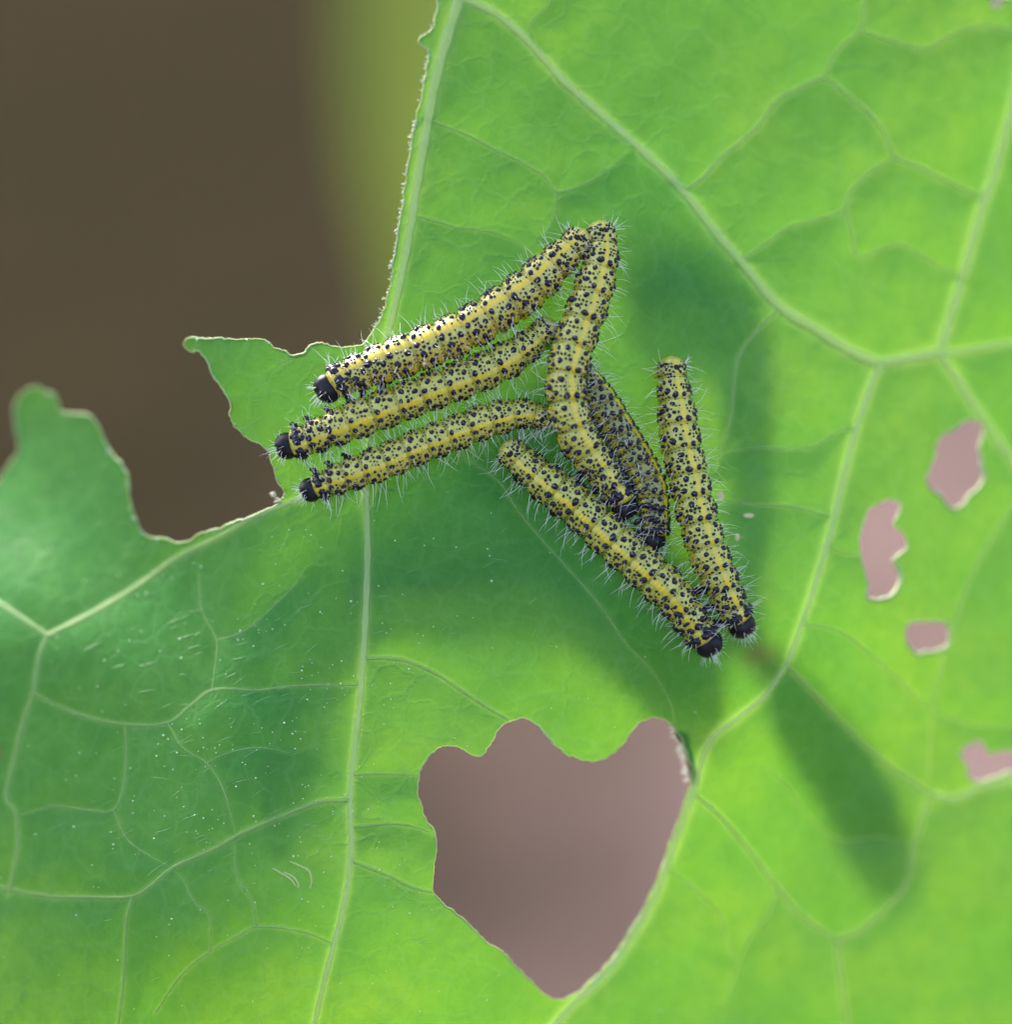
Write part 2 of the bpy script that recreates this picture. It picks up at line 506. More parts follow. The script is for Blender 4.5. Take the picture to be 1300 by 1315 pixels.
VEINS = [  # (half width start, half width end, points)
 (8.0, 3.0, [(618, -165), (604, -80), (589, 0), (575, 45), (560, 100), (547, 170), (535, 240), (524, 310), (512, 370), (503, 410), (495, 440), (486, 500), (475, 570), (471, 610)]),
 (4.2, 3.4, [(471, 610), (470, 650), (472, 700), (470, 780), (466, 850), (460, 920), (453, 980), (449, 1030), (451, 1080), (447, 1130), (437, 1180), (425, 1225), (405, 1310), (390, 1400)]),
 (4.6, 6.0, [(589, -2), (610, 4), (640, 20), (680, 55), (720, 100), (770, 145), (810, 180), (850, 217), (885, 255), (920, 300), (955, 340), (1000, 393), (1050, 425), (1090, 450), (1130, 467)]),
 (5.5, 6.5, [(1130, 467), (1165, 461), (1205, 453)]),
 (5.5, 5.0, [(1207, 450), (1217, 420), (1230, 375), (1245, 325), (1260, 270), (1275, 230), (1290, 175), (1302, 130), (1315, 60), (1325, -60)]),
 (3.6, 3.0, [(1207, 455), (1240, 450), (1300, 440), (1400, 420)]),
 (5.0, 3.6, [(1207, 455), (1225, 480), (1250, 520), (1275, 555), (1300, 590), (1345, 645), (1410, 720)]),
 (5.0, 4.2, [(1130, 468), (1115, 505), (1100, 550), (1085, 605), (1070, 670), (1050, 740), (1030, 800), (1012, 850)]),
 (3.4, 4.6, [(1012, 850), (985, 890), (950, 920), (917, 945), (903, 972), (893, 1008)]),
 (5.6, 5.0, [(893, 1008), (880, 1045), (868, 1078), (856, 1112), (842, 1148), (823, 1184), (803, 1216), (782, 1245), (757, 1270), (735, 1290), (700, 1330)]),
 (2.6, 2.2, [(893, 1020), (927, 1050), (965, 1096), (1000, 1142), (1031, 1177), (1077, 1210)]),
 (2.6, 2.6, [(1012, 856), (1069, 915), (1119, 965), (1165, 1000), (1196, 1019)]),
 (3.2, 5.4, [(1196, 1019), (1228, 1025), (1254, 1013), (1300, 1003), (1345, 996), (1400, 1000)]),
 (3.0, 2.4, [(1196, 1019), (1185, 1050), (1172, 1100), (1165, 1135), (1140, 1165), (1105, 1195), (1077, 1210), (1080, 1250), (1090, 1330)]),
 (2.4, 1.6, [(468, 845), (495, 845), (520, 848), (560, 865), (590, 885), (620, 905), (654, 925)]),
 (1.5, 1.2, [(560, 560), (600, 590), (640, 618), (665, 655), (692, 688), (722, 722), (752, 755), (780, 790), (805, 828), (840, 865), (862, 905), (866, 928)]),
 (2.8, 2.4, [(450, 1027), (410, 1030), (370, 1045), (310, 1070), (275, 1090), (220, 1115), (190, 1140), (170, 1151), (110, 1152), (55, 1150), (-20, 1135)]),
 (2.2, 1.8, [(170, 1151), (162, 1180), (160, 1225), (155, 1290), (140, 1380)]),
 (3.6, 3.2, [(480, 612), (430, 625), (385, 640), (355, 652), (330, 662), (280, 690), (230, 714), (170, 755), (110, 790), (60, 815)]),
 (3.2, 3.0, [(60, 815), (30, 795), (0, 775), (-70, 735)]),
 (3.0, 2.4, [(60, 815), (50, 840), (42, 890), (30, 925), (15, 985), (8, 1025), (20, 1045), (22, 1090), (10, 1150)]),
 (2.2, 1.6, [(42, 890), (70, 905), (110, 920), (160, 930), (215, 928), (245, 905), (272, 886), (330, 886), (380, 881), (460, 879)]),
 (1.3, 1.0, [(272, 886), (278, 840), (278, 822), (258, 780), (255, 725)]),
 (1.2, 0.9, [(278, 822), (310, 812), (350, 780), (390, 740)]),
 (1.4, 1.2, [(160, 930), (162, 960), (158, 1010), (145, 1040), (110, 1040), (70, 1035), (20, 1048)]),
 (1.1, 0.9, [(145, 1040), (165, 1080), (215, 1112)]),
 (1.3, 1.0, [(215, 928), (235, 960), (265, 980), (285, 1010), (300, 1060), (303, 1075)]),
 (1.0, 0.8, [(265, 980), (290, 968), (330, 960), (380, 968)]),
 (1.7, 1.4, [(428, 1212), (390, 1197), (330, 1190), (300, 1205), (270, 1222), (235, 1250), (200, 1300)]),
 (1.2, 1.0, [(330, 1190), (325, 1160), (318, 1148), (305, 1130), (301, 1085)]),
 (1.2, 1.0, [(270, 1222), (268, 1175), (250, 1160), (235, 1130), (222, 1116)]),
 (1.8, 1.4, [(450, 1105), (500, 1125), (530, 1140), (556, 1146)]),
 (1.2, 1.0, [(452, 1062), (510, 1058), (540, 1064), (556, 1072)]),
 (1.2, 0.9, [(452, 995), (495, 994), (540, 996)]),
 (2.4, 2.2, [(862, 232), (886, 241), (933, 197), (973, 164), (999, 128), (1028, 113), (1059, 101), (1086, 120), (1116, 146), (1134, 168), (1150, 201), (1181, 215), (1225, 237), (1262, 253)]),
 (1.7, 1.5, [(1150, 201), (1116, 223), (1094, 245), (1085, 268), (1046, 283), (1013, 292), (988, 310), (950, 336)]),
 (1.5, 1.3, [(1085, 268), (1094, 299), (1101, 329), (1130, 321), (1156, 314), (1189, 332), (1236, 358)]),
 (1.8, 1.9, [(1059, 101), (1068, 80), (1079, 62), (1105, 38), (1110, 15), (1113, -60)]),
 (1.7, 1.5, [(1105, 38), (1145, 53), (1189, 62), (1225, 44), (1262, 33), (1298, 40), (1360, 50)]),
 (2.4, 1.2, [(1002, 396), (975, 422), (951, 453), (944, 480), (938, 540), (920, 600)]),
 (1.5, 1.1, [(1066, 663), (1015, 650), (963, 648), (930, 640)]),
 (1.2, 1.0, [(1098, 552), (1082, 552), (1040, 575), (970, 575), (935, 580)]),
 (1.8, 1.2, [(1310, 640), (1295, 659), (1257, 722), (1243, 753), (1225, 806), (1200, 900), (1192, 1010)]),
 (1.4, 1.2, [(541, 151), (597, 172), (628, 188), (671, 209), (701, 228), (715, 246), (741, 240), (766, 228), (812, 190)]),
 (1.2, 0.9, [(529, 276), (560, 284), (588, 292), (628, 297), (658, 308), (690, 330)]),
 (1.0, 0.8, [(695, 68), (680, 35), (700, 10), (730, -30)]),
 (1.2, 0.8, [(715, 246), (713, 275), (700, 300)]),
 (1.0, 0.8, [(1000, 1142), (985, 1175), (960, 1210), (930, 1290)]),
 (1.0, 0.8, [(985, 985), (1010, 1010), (1040, 1050), (1080, 1078), (1130, 1075), (1176, 1085)]),
 (1.2, 1.0, [(856, 1115), (890, 1140), (925, 1175), (940, 1230)]),
 (1.3, 1.0, [(1030, 800), (1080, 812), (1130, 850), (1190, 905), (1250, 930), (1330, 930)]),
 (1.0, 0.8, [(1062, 700), (1085, 712), (1106, 712)]),
]
VEIN_Q = [catmull(v[2], 5.0) for v in VEINS]
VSEG = []
for (w0, w1, _), q in zip(VEINS, VEIN_Q):
    w = np.linspace(w0, w1, len(q))
    for i in range(0, len(q) - 1):
        VSEG.append((*q[i], *q[i + 1], (w[i] + w[i + 1]) / 2))
VSEG = np.array(VSEG)


def seg_dist(px, py, segs):
    best = np.full(px.shape, 1e9)
    wid = np.zeros(px.shape)
    for x0, y0, x1, y1, w in segs:
        m = (px > min(x0, x1) - 70) & (px < max(x0, x1) + 70) & (py > min(y0, y1) - 70) & (py < max(y0, y1) + 70)
        if not m.any():
            continue
        a, b = px[m], py[m]
        dx, dy = x1 - x0, y1 - y0
        t = np.clip(((a - x0) * dx + (b - y0) * dy) / (dx * dx + dy * dy + 1e-9), 0, 1)
        d = np.hypot(a - x0 - t * dx, b - y0 - t * dy)
        bb, ww = best[m], wid[m]
        k = d < bb
        bb[k] = d[k]
        ww[k] = w
        best[m], wid[m] = bb, ww
    return best, wid


# depth of the leaf surface (cm towards the lens), interpolated between hand-read points
CTRL = np.array([
 (600, 450, 0.0), (450, 500, 0.0), (700, 500, 0.0), (900, 650, -0.1), (760, 650, -0.05), (560, 100, -0.3), (640, 300, -0.1), (800, 320, -0.15),
 (1000, 300, -0.8), (1250, 100, -1.5), (1300, 450, -2.0), (1250, 800, -1.9), (1100, 600, -1.1), (1100, 1000, -1.6), (1250, 1200, -2.3), (900, 1000, -0.75),
 (840, 1150, -1.1), (700, 930, -0.1), (500, 1000, 0.25), (430, 1200, 0.55), (250, 900, 0.0), (120, 950, -0.45), (20, 1150, -0.5), (200, 720, -1.0), (250, 1200, 0.55),
 (100, 700, -1.55), (40, 520, -2.7), (260, 450, -0.25), (0, 800, -1.1), (600, 1230, -0.1), (350, 620, 0.0), (900, 820, -0.15), (950, 50, -0.95),
 (150, 600, -1.5), (-150, 1000, -1.5), (300, 1450, -0.4), (1480, 0, -2.2), (1480, 1450, -3.4), (1480, 700, -2.8), (700, -150, -0.6), (-150, 750, -2.6), (900, 1450, -1.8), (980, 820, -0.35)], float)
_P = CTRL[:, :2] / 400.0


def _phi(r2):
    return np.sqrt(r2 + 0.12)


_A = _phi(((_P[:, None] - _P[None]) ** 2).sum(-1)) + np.eye(len(_P)) * -0.01
_n = len(_P)
_M = np.zeros((_n + 3, _n + 3))
_M[:_n, :_n] = _A
_M[:_n, _n] = 1
_M[:_n, _n + 1:] = _P
_M[_n:, :_n] = _M[:_n, _n:].T
_W = np.linalg.solve(_M, np.concatenate([CTRL[:, 2], np.zeros(3)]))


def base_depth(px, py):
    px, py = np.asarray(px, float), np.asarray(py, float)
    x, y = px / 400.0, py / 400.0
    z = _W[_n] + _W[_n + 1] * x + _W[_n + 2] * y
    for (a, b), w in zip(_P, _W[:_n]):
        z = z + w * _phi((x - a) ** 2 + (y - b) ** 2)
    return z * 0.01


STEP = 3.0
gx = np.arange(-200, 1503, STEP)
gy = np.arange(-190, 1500, STEP)
GX, GY = np.meshgrid(gx, gy)
VD, VW = seg_dist(GX, GY, VSEG)
REL = 0.00055 * (1 - np.exp(-(np.minimum(VD, 70) / 26.0) ** 1.5))          # blade bulges between its veins
_l = sum(np.sin(GX * a + GY * b + c) * k for a, b, c, k in
         ((0.021, 0.013, 0.3, 1.0), (-0.017, 0.024, 1.9, 1.0), (0.041, -0.031, 4.0, 0.5), (0.05, 0.047, 2.2, 0.4)))
LZ = base_depth(GX, GY) + REL + 0.00016 * _l


def leaf_z(px, py):
    fx = np.clip((np.asarray(px, float) - gx[0]) / STEP, 0, len(gx) - 1.001)
    fy = np.clip((np.asarray(py, float) - gy[0]) / STEP, 0, len(gy) - 1.001)
    ix, iy = fx.astype(int), fy.astype(int)
    u, v = fx - ix, fy - iy
    return (LZ[iy, ix] * (1 - u) * (1 - v) + LZ[iy, ix + 1] * u * (1 - v) + LZ[iy + 1, ix] * (1 - u) * v + LZ[iy + 1, ix + 1] * u * v)


def signed_field(px, py, loops):
    """positive inside the leaf; distance only exact near an edge"""
    inside = np.zeros(px.shape, bool)
    best = np.full(px.shape, 40.0)
    row = py[:, 0]
    for q in loops:
        a = q
        b = np.roll(q, -1, axis=0)
        for (x0, y0), (x1, y1) in zip(a, b):
            lo, hi = min(y0, y1), max(y0, y1)
            r0, r1 = np.searchsorted(row, lo), np.searchsorted(row, hi)
            if r1 > r0:
                yy = py[r0:r1, :1]
                xi = x0 + (yy - y0) / (y1 - y0) * (x1 - x0)
                inside[r0:r1] ^= px[r0:r1] < xi
            R_ = 10
            c0, c1 = np.searchsorted(px[0], min(x0, x1) - R_), np.searchsorted(px[0], max(x0, x1) + R_)
            r0, r1 = np.searchsorted(row, lo - R_), np.searchsorted(row, hi + R_)
            if c1 <= c0 or r1 <= r0:
                continue
            X, Y = px[r0:r1, c0:c1], py[r0:r1, c0:c1]
            dx, dy = x1 - x0, y1 - y0
            t = np.clip(((X - x0) * dx + (Y - y0) * dy) / (dx * dx + dy * dy + 1e-9), 0, 1)
            d = np.hypot(X - x0 - t * dx, Y - y0 - t * dy)
            best[r0:r1, c0:c1] = np.minimum(best[r0:r1, c0:c1], d)
    return np.where(inside, best, -best)


def cut_sheet(px, py, loops):
    """marching squares: vertices (x, y) and faces of the region inside the loops"""
    S = signed_field(px, py, loops)
    ny, nx = S.shape
    pin = S > 0
    vid = -np.ones(S.shape, int)
    vid[pin] = np.arange(pin.sum())
    V = [np.stack([px[pin], py[pin]], 1)]
    count = pin.sum()
    cell = pin[:-1, :-1].astype(int) + pin[:-1, 1:] + pin[1:, 1:] + pin[1:, :-1]
    iy, ix = np.nonzero(cell == 4)
    F = np.stack([vid[iy + 1, ix], vid[iy + 1, ix + 1], vid[iy, ix + 1], vid[iy, ix]], 1).tolist()
    cut, extra = {}, []

    def cross(p, q):
        nonlocal count
        k = (p, q) if p < q else (q, p)
        if k not in cut:
            s0, s1 = S[k[0]], S[k[1]]
            t = min(0.97, max(0.03, s0 / (s0 - s1)))
            extra.append((px[k[0]] + t * (px[k[1]] - px[k[0]]), py[k[0]] + t * (py[k[1]] - py[k[0]])))
            cut[k] = count
            count += 1
        return cut[k]
    iy, ix = np.nonzero((cell > 0) & (cell < 4))
    for i, j in zip(iy.tolist(), ix.tolist()):
        c = [(i + 1, j), (i + 1, j + 1), (i, j + 1), (i, j)]
        poly = []
        for a in range(4):
            p, q = c[a], c[(a + 1) % 4]
            if pin[p]:
                poly.append(int(vid[p]))
            if pin[p] != pin[q]:
                poly.append(cross(p, q))
        if len(poly) >= 3:
            F.append(poly)
    if extra:
        V.append(np.array(extra))
    return np.concatenate(V), F


LEAF_BASE = place(600, 640, 0.0)
leaf = empty('eaten_leaf', LEAF_BASE, 'large green veined leaf with chewed holes carrying the caterpillars', 'leaf')
q, F = cut_sheet(GX, GY, LOOPS)
z = leaf_z(q[:, 0], q[:, 1])
vd, vw = seg_dist(q[:, 0], q[:, 1], VSEG)
vein_a = np.exp(-(vd / (vw * 1.25 + 1.2)) ** 2) * np.clip(vw / 4.0, 0.25, 1.0)
brown = 0.6 * np.exp(-(((q[:, 0] - 974) / 20) ** 2 + ((q[:, 1] - 838) / 15) ** 2)) + 0.25 * np.exp(-(((q[:, 0] - 985) / 30) ** 2 + ((q[:, 1] - 850) / 22) ** 2)) + 0.8 * np.exp(-(((q[:, 0] + 3) / 5) ** 2 + ((q[:, 1] - 967) / 12) ** 2))
P = place(q[:, 0], q[:, 1], z)
mesh_obj('blade', P, F, M_LEAF, leaf, LEAF_BASE, True, {'vein': vein_a, 'brown': np.clip(brown, 0, 1)})

for (w0, w1, _), c in zip(VEINS, VEIN_Q):
    mb = MB()
    w = np.linspace(w0, w1, len(c)) * (0.78 if c[:, 0].mean() < 400 else 1.0) * (np.clip((1.02 - np.linspace(0, 1, len(c))) / 0.35, 0.02, 1) if w1 < 1.3 else 1.0) * 1e-4 * (1 + 0.10 * np.sin(np.arange(len(c)) * 0.7 + w0 * 9))
    zz = leaf_z(c[:, 0], c[:, 1]) - w * 0.08
    tube(mb, place(c[:, 0], c[:, 1], zz), w, 7, flat=0.5, half=True)
    mb.build('vein', M_VEIN if w0 > 3.1 else M_VEIN2, leaf, LEAF_BASE)

for i, c in enumerate(LOOPS):
    mb = MB()
    cc = np.concatenate([c, c[:1]])
    s = np.arange(len(cc))
    w = (0.9 if i < 2 else 1.3) + 0.6 * np.sin(s * 0.13 + i) * np.sin(s * 0.047 + 2 * i)
    if i >= 2:                                   # the small holes have a swollen, whitish lower lip
        cy, hy = c[:, 1].mean(), np.ptp(c[:, 1]) / 2
        w = w + 0.9 * np.clip((cc[:, 1] - cy) / hy, 0, 1)
    w = np.maximum(w, 0.5) * 1e-4
    tube(mb, place(cc[:, 0], cc[:, 1], leaf_z(cc[:, 0], cc[:, 1])), w, 6, cap=False)
    mb.build('rim', M_RIM if i < 2 else M_LIP, leaf, LEAF_BASE)

# pale felt along the chewed edges
mb = MB()


def spike(mb, p, d, L, r, n=4):
    ref = UP if abs(d @ UP) < 0.9 else RIGHT
    tube(mb, np.array([p, p + d * L * 0.5, p + d * L]), [r, r * 0.7, r * 0.15], n, ref)


edge = LOOPS[0]
for i in range(len(edge)):
    x, y = edge[i]
    if not (-10 < x < 600 and -20 < y < 700):
        continue
    dens = 0.3 if (y < 430 and x > 470) else (0.35 if (x > 250 and y > 600) else 0.06)
    t = edge[(i + 1) % len(edge)] - edge[i - 1]
    nrm = np.array([t[1], -t[0]]) / (np.linalg.norm(t) + 1e-9)
    if ((x - 600) * nrm[0] + (y - 640) * nrm[1]) < 0 and y < 430:
        nrm = -nrm
    nrm = nrm if nrm[0] < 0 or y > 430 else nrm
    for k in range(2):
        if random.random() < dens:
            a = nrm + np.array([random.uniform(-.6, .6), random.uniform(-.6, .6)])
            d = to_world_dir(np.array([a[0], -a[1], random.uniform(-.4, .8)]))
            d /= np.linalg.norm(d)
            spike(mb, place(x, y, leaf_z(x, y)), d, random.uniform(2.5, 7) * 1e-4, random.uniform(0.5, 1.1) * 1e-4)
o = mb.build('edge_fuzz', M_FUZZ, leaf, LEAF_BASE)
o['kind'] = 'stuff'

# withered strip on the right of the large hole, with whitish felt
mb = MB()
c = catmull([(870, 936), (878, 948), (884, 966), (888, 985), (890, 1000)], 3)
tube(mb, place(c[:, 0], c[:, 1], leaf_z(c[:, 0], c[:, 1]) - 0.0006), np.array([3, 6, 7, 7, 6.5, 5.5, 4] + [4] * 40)[:len(c)] * 1e-4, 8, flat=0.5)
mb.build('withered_edge', M_DRY, leaf, LEAF_BASE)
mb = MB()
for k in range(70):
    i = random.randrange(len(c))
    d = to_world_dir(np.array([-1, random.uniform(-.5, .5), random.uniform(-.5, .5)]))
    spike(mb, place(c[i, 0] - 4, c[i, 1] + random.uniform(-3, 3), leaf_z(*c[i]) - 0.0006), d / np.linalg.norm(d), random.uniform(6, 13) * 1e-4, 0.35e-4, 3)
for k in range(26):
    t = random.random()
    x, y = 352 + 10 * t, 630 + 16 * t
    d = to_world_dir(np.array([-1, random.uniform(-.8, .5), random.uniform(-.5, .5)]))
    spike(mb, place(x, y, leaf_z(x, y) - 0.0003), d / np.linalg.norm(d), random.uniform(5, 10) * 1e-4, 0.35e-4, 3)
o = mb.build('edge_fuzz', M_FUZZ, leaf, LEAF_BASE)
o['kind'] = 'stuff'

# dust-like pale specks and short felt hairs on the blade
mb, mh = MB(), MB()
oct_f = [[0, 2, 4], [2, 1, 4], [1, 3, 4], [3, 0, 4], [2, 0, 5], [1, 2, 5], [3, 1, 5], [0, 3, 5]]
oct_v = np.array([(1, 0, 0), (-1, 0, 0), (0, 1, 0), (0, -1, 0), (0, 0, 1), (0, 0, -1)], float)
S_loop = LOOPS


def inside_leaf(x, y):
    ix, iy = int(round((x - gx[0]) / STEP)), int(round((y - gy[0]) / STEP))
    return INS[iy, ix]


INS = signed_field(GX, GY, LOOPS) > 5
n = 0
while n < 330:
    if random.random() < 0.8:
        x, y = random.gauss(330, 150), random.gauss(930, 160)
        if mnoise.noise(Vector((x * .012, y * .012, 5))) < 0:
            continue
    else:
        x, y = random.uniform(0, 900), random.uniform(620, 1300)
    if not (-20 < x < 940 and 600 < y < 1310) or not inside_leaf(x, y):
        continue
    r = random.choice([0.7, 0.8, 0.9, 1.1, 1.5]) * 1e-4
    mb.add(place(x, y, leaf_z(x, y) + r * 0.6) + oct_v * r * np.array([random.uniform(.7, 1.4), 1, random.uniform(.7, 1.2)]), oct_f)
    n += 1
o = mb.build('pale_specks', M_SPECK, leaf, LEAF_BASE)
o['kind'] = 'stuff'
n = 0
while n < 200:
    if random.random() < 0.75:
        x, y = random.gauss(330, 170), random.gauss(860, 190)
    else:
        x, y = random.uniform(230, 900), random.uniform(430, 1300)
    if not (-20 < x < 960 and 440 < y < 1310) or not inside_leaf(x, y):
        continue
    a = R(random.gauss(22, 14))
    L = random.uniform(8, 26)
    k = random.uniform(-4, 4)
    t = np.linspace(-.5, .5, 4)
    xs, ys = x + L * t * math.cos(a), y - L * t * math.sin(a) + k * t * t
    tube(mh, place(xs, ys, leaf_z(xs, ys) + 0.00006), np.array([.08, .22, .22, .08]) * 1e-4 * random.uniform(.7, 1.3), 3, cap=False)
    n += 1
o = mh.build('leaf_down', M_DOWN, leaf, LEAF_BASE)
o['kind'] = 'stuff'

for pts in ([(372, 1106), (385, 1112), (396, 1118), (400, 1130), (398, 1142)], [(350, 1115), (362, 1122), (374, 1130), (381, 1140)], [(364, 1120), (376, 1126), (383, 1136), (382, 1142)]):
    c = catmull(pts, 2)
    mb = MB()
    tube(mb, place(c[:, 0], c[:, 1], leaf_z(c[:, 0], c[:, 1])), (0.5 + 0.9 * np.sin(np.linspace(0.1, 3.04, len(c)))) * 1e-4, 6, flat=0.6)
    mb.build('scar', M_SCAR, leaf, LEAF_BASE)
for x, y, a, b in ((926, 637, 4, 7), (962, 662, 7, 3), (947, 690, 3, 5), (1280, 6, 9, 5)):
    th = np.arange(8) / 8 * 2 * math.pi
    mb = MB()
    X = np.concatenate([[x], x + a * np.cos(th)]); Y = np.concatenate([[y], y + b * np.sin(th)])
    Z = leaf_z(X, Y) + np.array([0.00022] + [0.00002] * 8)
    mb.add(place(X, Y, Z), [[0, 1 + (i + 1) % 8, 1 + i] for i in range(8)])
    mb.build('fleck', M_TAN, leaf, LEAF_BASE)

# ------------------------------------------------------------------ caterpillars
def smooth01(x, a, b):
    t = np.clip((x - a) / (b - a), 0, 1)
    return t * t * (3 - 2 * t)


DOME_A = np.arange(7) / 7 * 2 * math.pi


def dome(mb, p, nrm, tan, r, h, el=1.0):
    b = np.cross(nrm, tan)
    V = []
    k1, k2, k3 = p[0] * 9e5 % 6.28, p[1] * 9e5 % 6.28, p[2] * 9e5 % 6.28
    irr = [1 + 0.12 * math.cos(2 * a + k1) + 0.06 * math.cos(3 * a + k2) for a in DOME_A]
    sk = tan * (0.18 * math.cos(k3)) + b * (0.18 * math.sin(k3))
    for rr, hh in ((1.0, -0.15), (0.74, 0.62)):
        for a, q_ in zip(DOME_A, irr):
            V.append(p + tan * (math.cos(a) * r * rr * q_) + b * (math.sin(a) * r * rr * el * q_) + nrm * h * hh + sk * (r * max(0, hh)))
    V.append(p + nrm * h)
    F = []
    for j in range(7):
        k = (j + 1) % 7
        F.append([j, k, 7 + k, 7 + j])
        F.append([7 + j, 7 + k, 14])
    mb.add(V, F)


def hair(mb, p, d, bend, L, r):
    t = np.array([0, .35, .7, 1.0])[:, None]
    P_ = p + d * L * t + bend * L * t * t
    ref = np.cross(d, bend)
    if np.linalg.norm(ref) < 1e-6:
        ref = RIGHT
    tube(mb, P_, np.array([1, .8, .55, .12]) * r, 3, ref, cap=False)


def caterpillar(path, rad, dorsal, label, lift=None, warm=0.0, dark=0.0, seed=1):
    """path runs head -> tail, in plan tenths of a millimetre; rad in the same unit"""
    rnd = random.Random(seed)
    rad = rad * 1.09
    e0, e1 = np.array(path[-1], float), np.array(path[-2], float)
    path = list(path) + [tuple(e0 + (e0 - e1) / np.linalg.norm(e0 - e1) * 7)]
    c = catmull(path, 1.0)
    d = np.concatenate([[0], np.cumsum(np.hypot(*np.diff(c, axis=0).T))])
    total = d[-1]
    NS = 13 * 14
    s = np.linspace(0, 1, NS + 1)
    cx, cy = np.interp(s * total, d, c[:, 0]), np.interp(s * total, d, c[:, 1])
    # body radius profile, head end first
    prof = 0.80 + 0.20 * smooth01(s, 0.02, 0.28) - 0.30 * smooth01(s, 0.72, 1.0)
    head_round = np.sqrt(np.clip(1 - (1 - np.clip(s / 0.025, 0, 1)) ** 2, 0, 1))
    tail_round = np.sqrt(np.clip(1 - (np.clip((s - 0.955) / 0.045, 0, 1)) ** 2, 0, 1))
    nseg = 12
    w = np.array([0.8, 0.85, 0.9] + [1.08] * 7 + [1.0, 0.95])
    bnd = np.concatenate([[0], np.cumsum(w)]) / w.sum()
    seg = np.clip(np.searchsorted(bnd, s, side='right') - 1, 0, nseg - 1)
    v = (s - bnd[seg]) / (bnd[seg + 1] - bnd[seg])
    big = np.minimum(v, 1 - v)
    groove = np.exp(-(big / 0.07) ** 2)
    ann = 0.5 + 0.5 * np.cos(v * 6 * 2 * math.pi)
    rr = rad * prof * (1 - 0.17 * groove - 0.05 * ann + 0.045 * np.sin(v * math.pi) - 0.02) * (0.3 + 0.7 * head_round) * np.maximum(tail_round, 0.05)
    rm = rr * 1e-4
    z0 = base_depth(cx, cy) + 0.0006 + rad * 1e-4 * prof * 0.95
    if lift is not None:
        z0 = z0 + np.interp(s, np.linspace(0, 1, len(lift)), lift) * 1e-3
    k = np.ones(15) / 15
    z0 = np.convolve(np.pad(z0, 7, mode='edge'), k, 'valid')
    C = place(cx, cy, z0)
    T = frames(C)
    Dw = to_world_dir(np.array(dorsal, float))
    Dw = Dw / np.linalg.norm(Dw)
    Nn = Dw[None] - (T @ Dw)[:, None] * T
    Nn /= np.linalg.norm(Nn, axis=1)[:, None]
    Bn = np.cross(T, Nn)
    na = 44
    ang = np.arange(na) / na * 2 * math.pi
    # slightly flattened belly
    shape = 1 - 0.10 * np.clip(-np.cos(ang), 0, 1) ** 2
    V = C[:, None] + rm[:, None, None] * shape[None, :, None] * (np.cos(ang)[None, :, None] * Nn[:, None] + np.sin(ang)[None, :, None] * Bn[:, None])
    F = []
    for i in range(NS):
        for j in range(na):
            F.append([i * na + j, (i + 1) * na + j, (i + 1) * na + (j + 1) % na, i * na + (j + 1) % na])
    F.append(list(range(na)))
    F.append([NS * na + j for j in range(na)][::-1])
    th = np.abs(((ang + math.pi) % (2 * math.pi)) - math.pi) / math.pi
    headdark = np.clip(1 - s / 0.22, 0, 1) * 0.9 + dark
    skin = np.zeros((NS + 1, na, 3))
    skin[..., 0] = th[None]
    skin[..., 1] = np.clip(1 - 0.7 * ann - 0.1 + 0.5 * groove, 0, 1)[:, None]
    skin[..., 2] = np.clip(headdark[:, None] + 0.75 * smooth01(th, 0.26, 0.42)[None] + 0.25 * (th > 0.06)[None], 0, 1)
    fold_jit = np.array([rnd.uniform(-.18, .18) for _ in range(nseg)])[seg]
    skin[..., 1] = np.clip(skin[..., 1] + fold_jit[:, None], 0, 1)
    i0 = int(NS * 0.5)
    base = C[i0] - Nn[i0] * rm[i0]
    root = empty('caterpillar', base, label, 'caterpillar', 'caterpillars feeding together on the leaf')
    mb_ = body_material('caterpillar_skin', warm, dark)
    mesh_obj('body', V.reshape(-1, 3), F, mb_, root, base, True, {'skin': skin.reshape(-1, 3), 'crease': np.repeat(np.exp(-(big / 0.03) ** 2) + 0.35 * (ann > 0.9), na)})

    def surf(si, a, out=0.0):
        f = si * NS
        i = int(min(NS - 1, max(0, f)))
        t = f - i
        cc = C[i] * (1 - t) + C[i + 1] * t
        nn = Nn[i]; bb = Bn[i]
        r_ = rm[i] * (1 - t) + rm[i + 1] * t
        nr = math.cos(a) * nn + math.sin(a) * bb
        return cc + nr * (r_ * (1 - 0.10 * max(0, -math.cos(a)) ** 2) + out), nr, T[i]

    warts, bris = MB(), MB()
    scale = rad / 24.0
    grav = -UP * 0.15

    def add_hair(p, nr, tn, L, r=0.30):
        j = np.array([rnd.gauss(0, .25) for _ in range(3)])
        dd = nr + j * 0.6 + tn * rnd.gauss(0, .25)
        dd /= np.linalg.norm(dd)
        bend = (tn * rnd.gauss(-0.05, .25) + np.array([rnd.gauss(0, .15) for _ in range(3)]) + grav)
        hair(bris, p, dd, bend, L * 1e-4, r * 1e-4)

    def add_wart(si, a, r, hairy, el=1.0, hl=16.0):
        p, nr, tn = surf(si, a)
        r = r * scale * 1e-4
        dome(warts, p, nr, tn, r, r * rnd.uniform(0.55, 0.85), el)
        if hairy:
            side = abs(math.sin(a))
            add_hair(p + nr * r * .5, nr, tn, (hl * (0.6 + 0.65 * side)) * rnd.uniform(.55, 1.2))

    D2R = math.pi / 180
    big_rows = [(0.78, 30, 3.7, 1.0), (0.33, 44, 4.4, 1.0), (0.16, 16, 4.3, 1.0), (0.5, 72, 4.3, 1.25), (0.2, 62, 2.8, 1.0), (0.72, 58, 2.7, 1.0),
                (0.5, 92, 3.6, 1.2), (0.28, 106, 2.6, 1.0), (0.7, 112, 2.4, 1.0)]
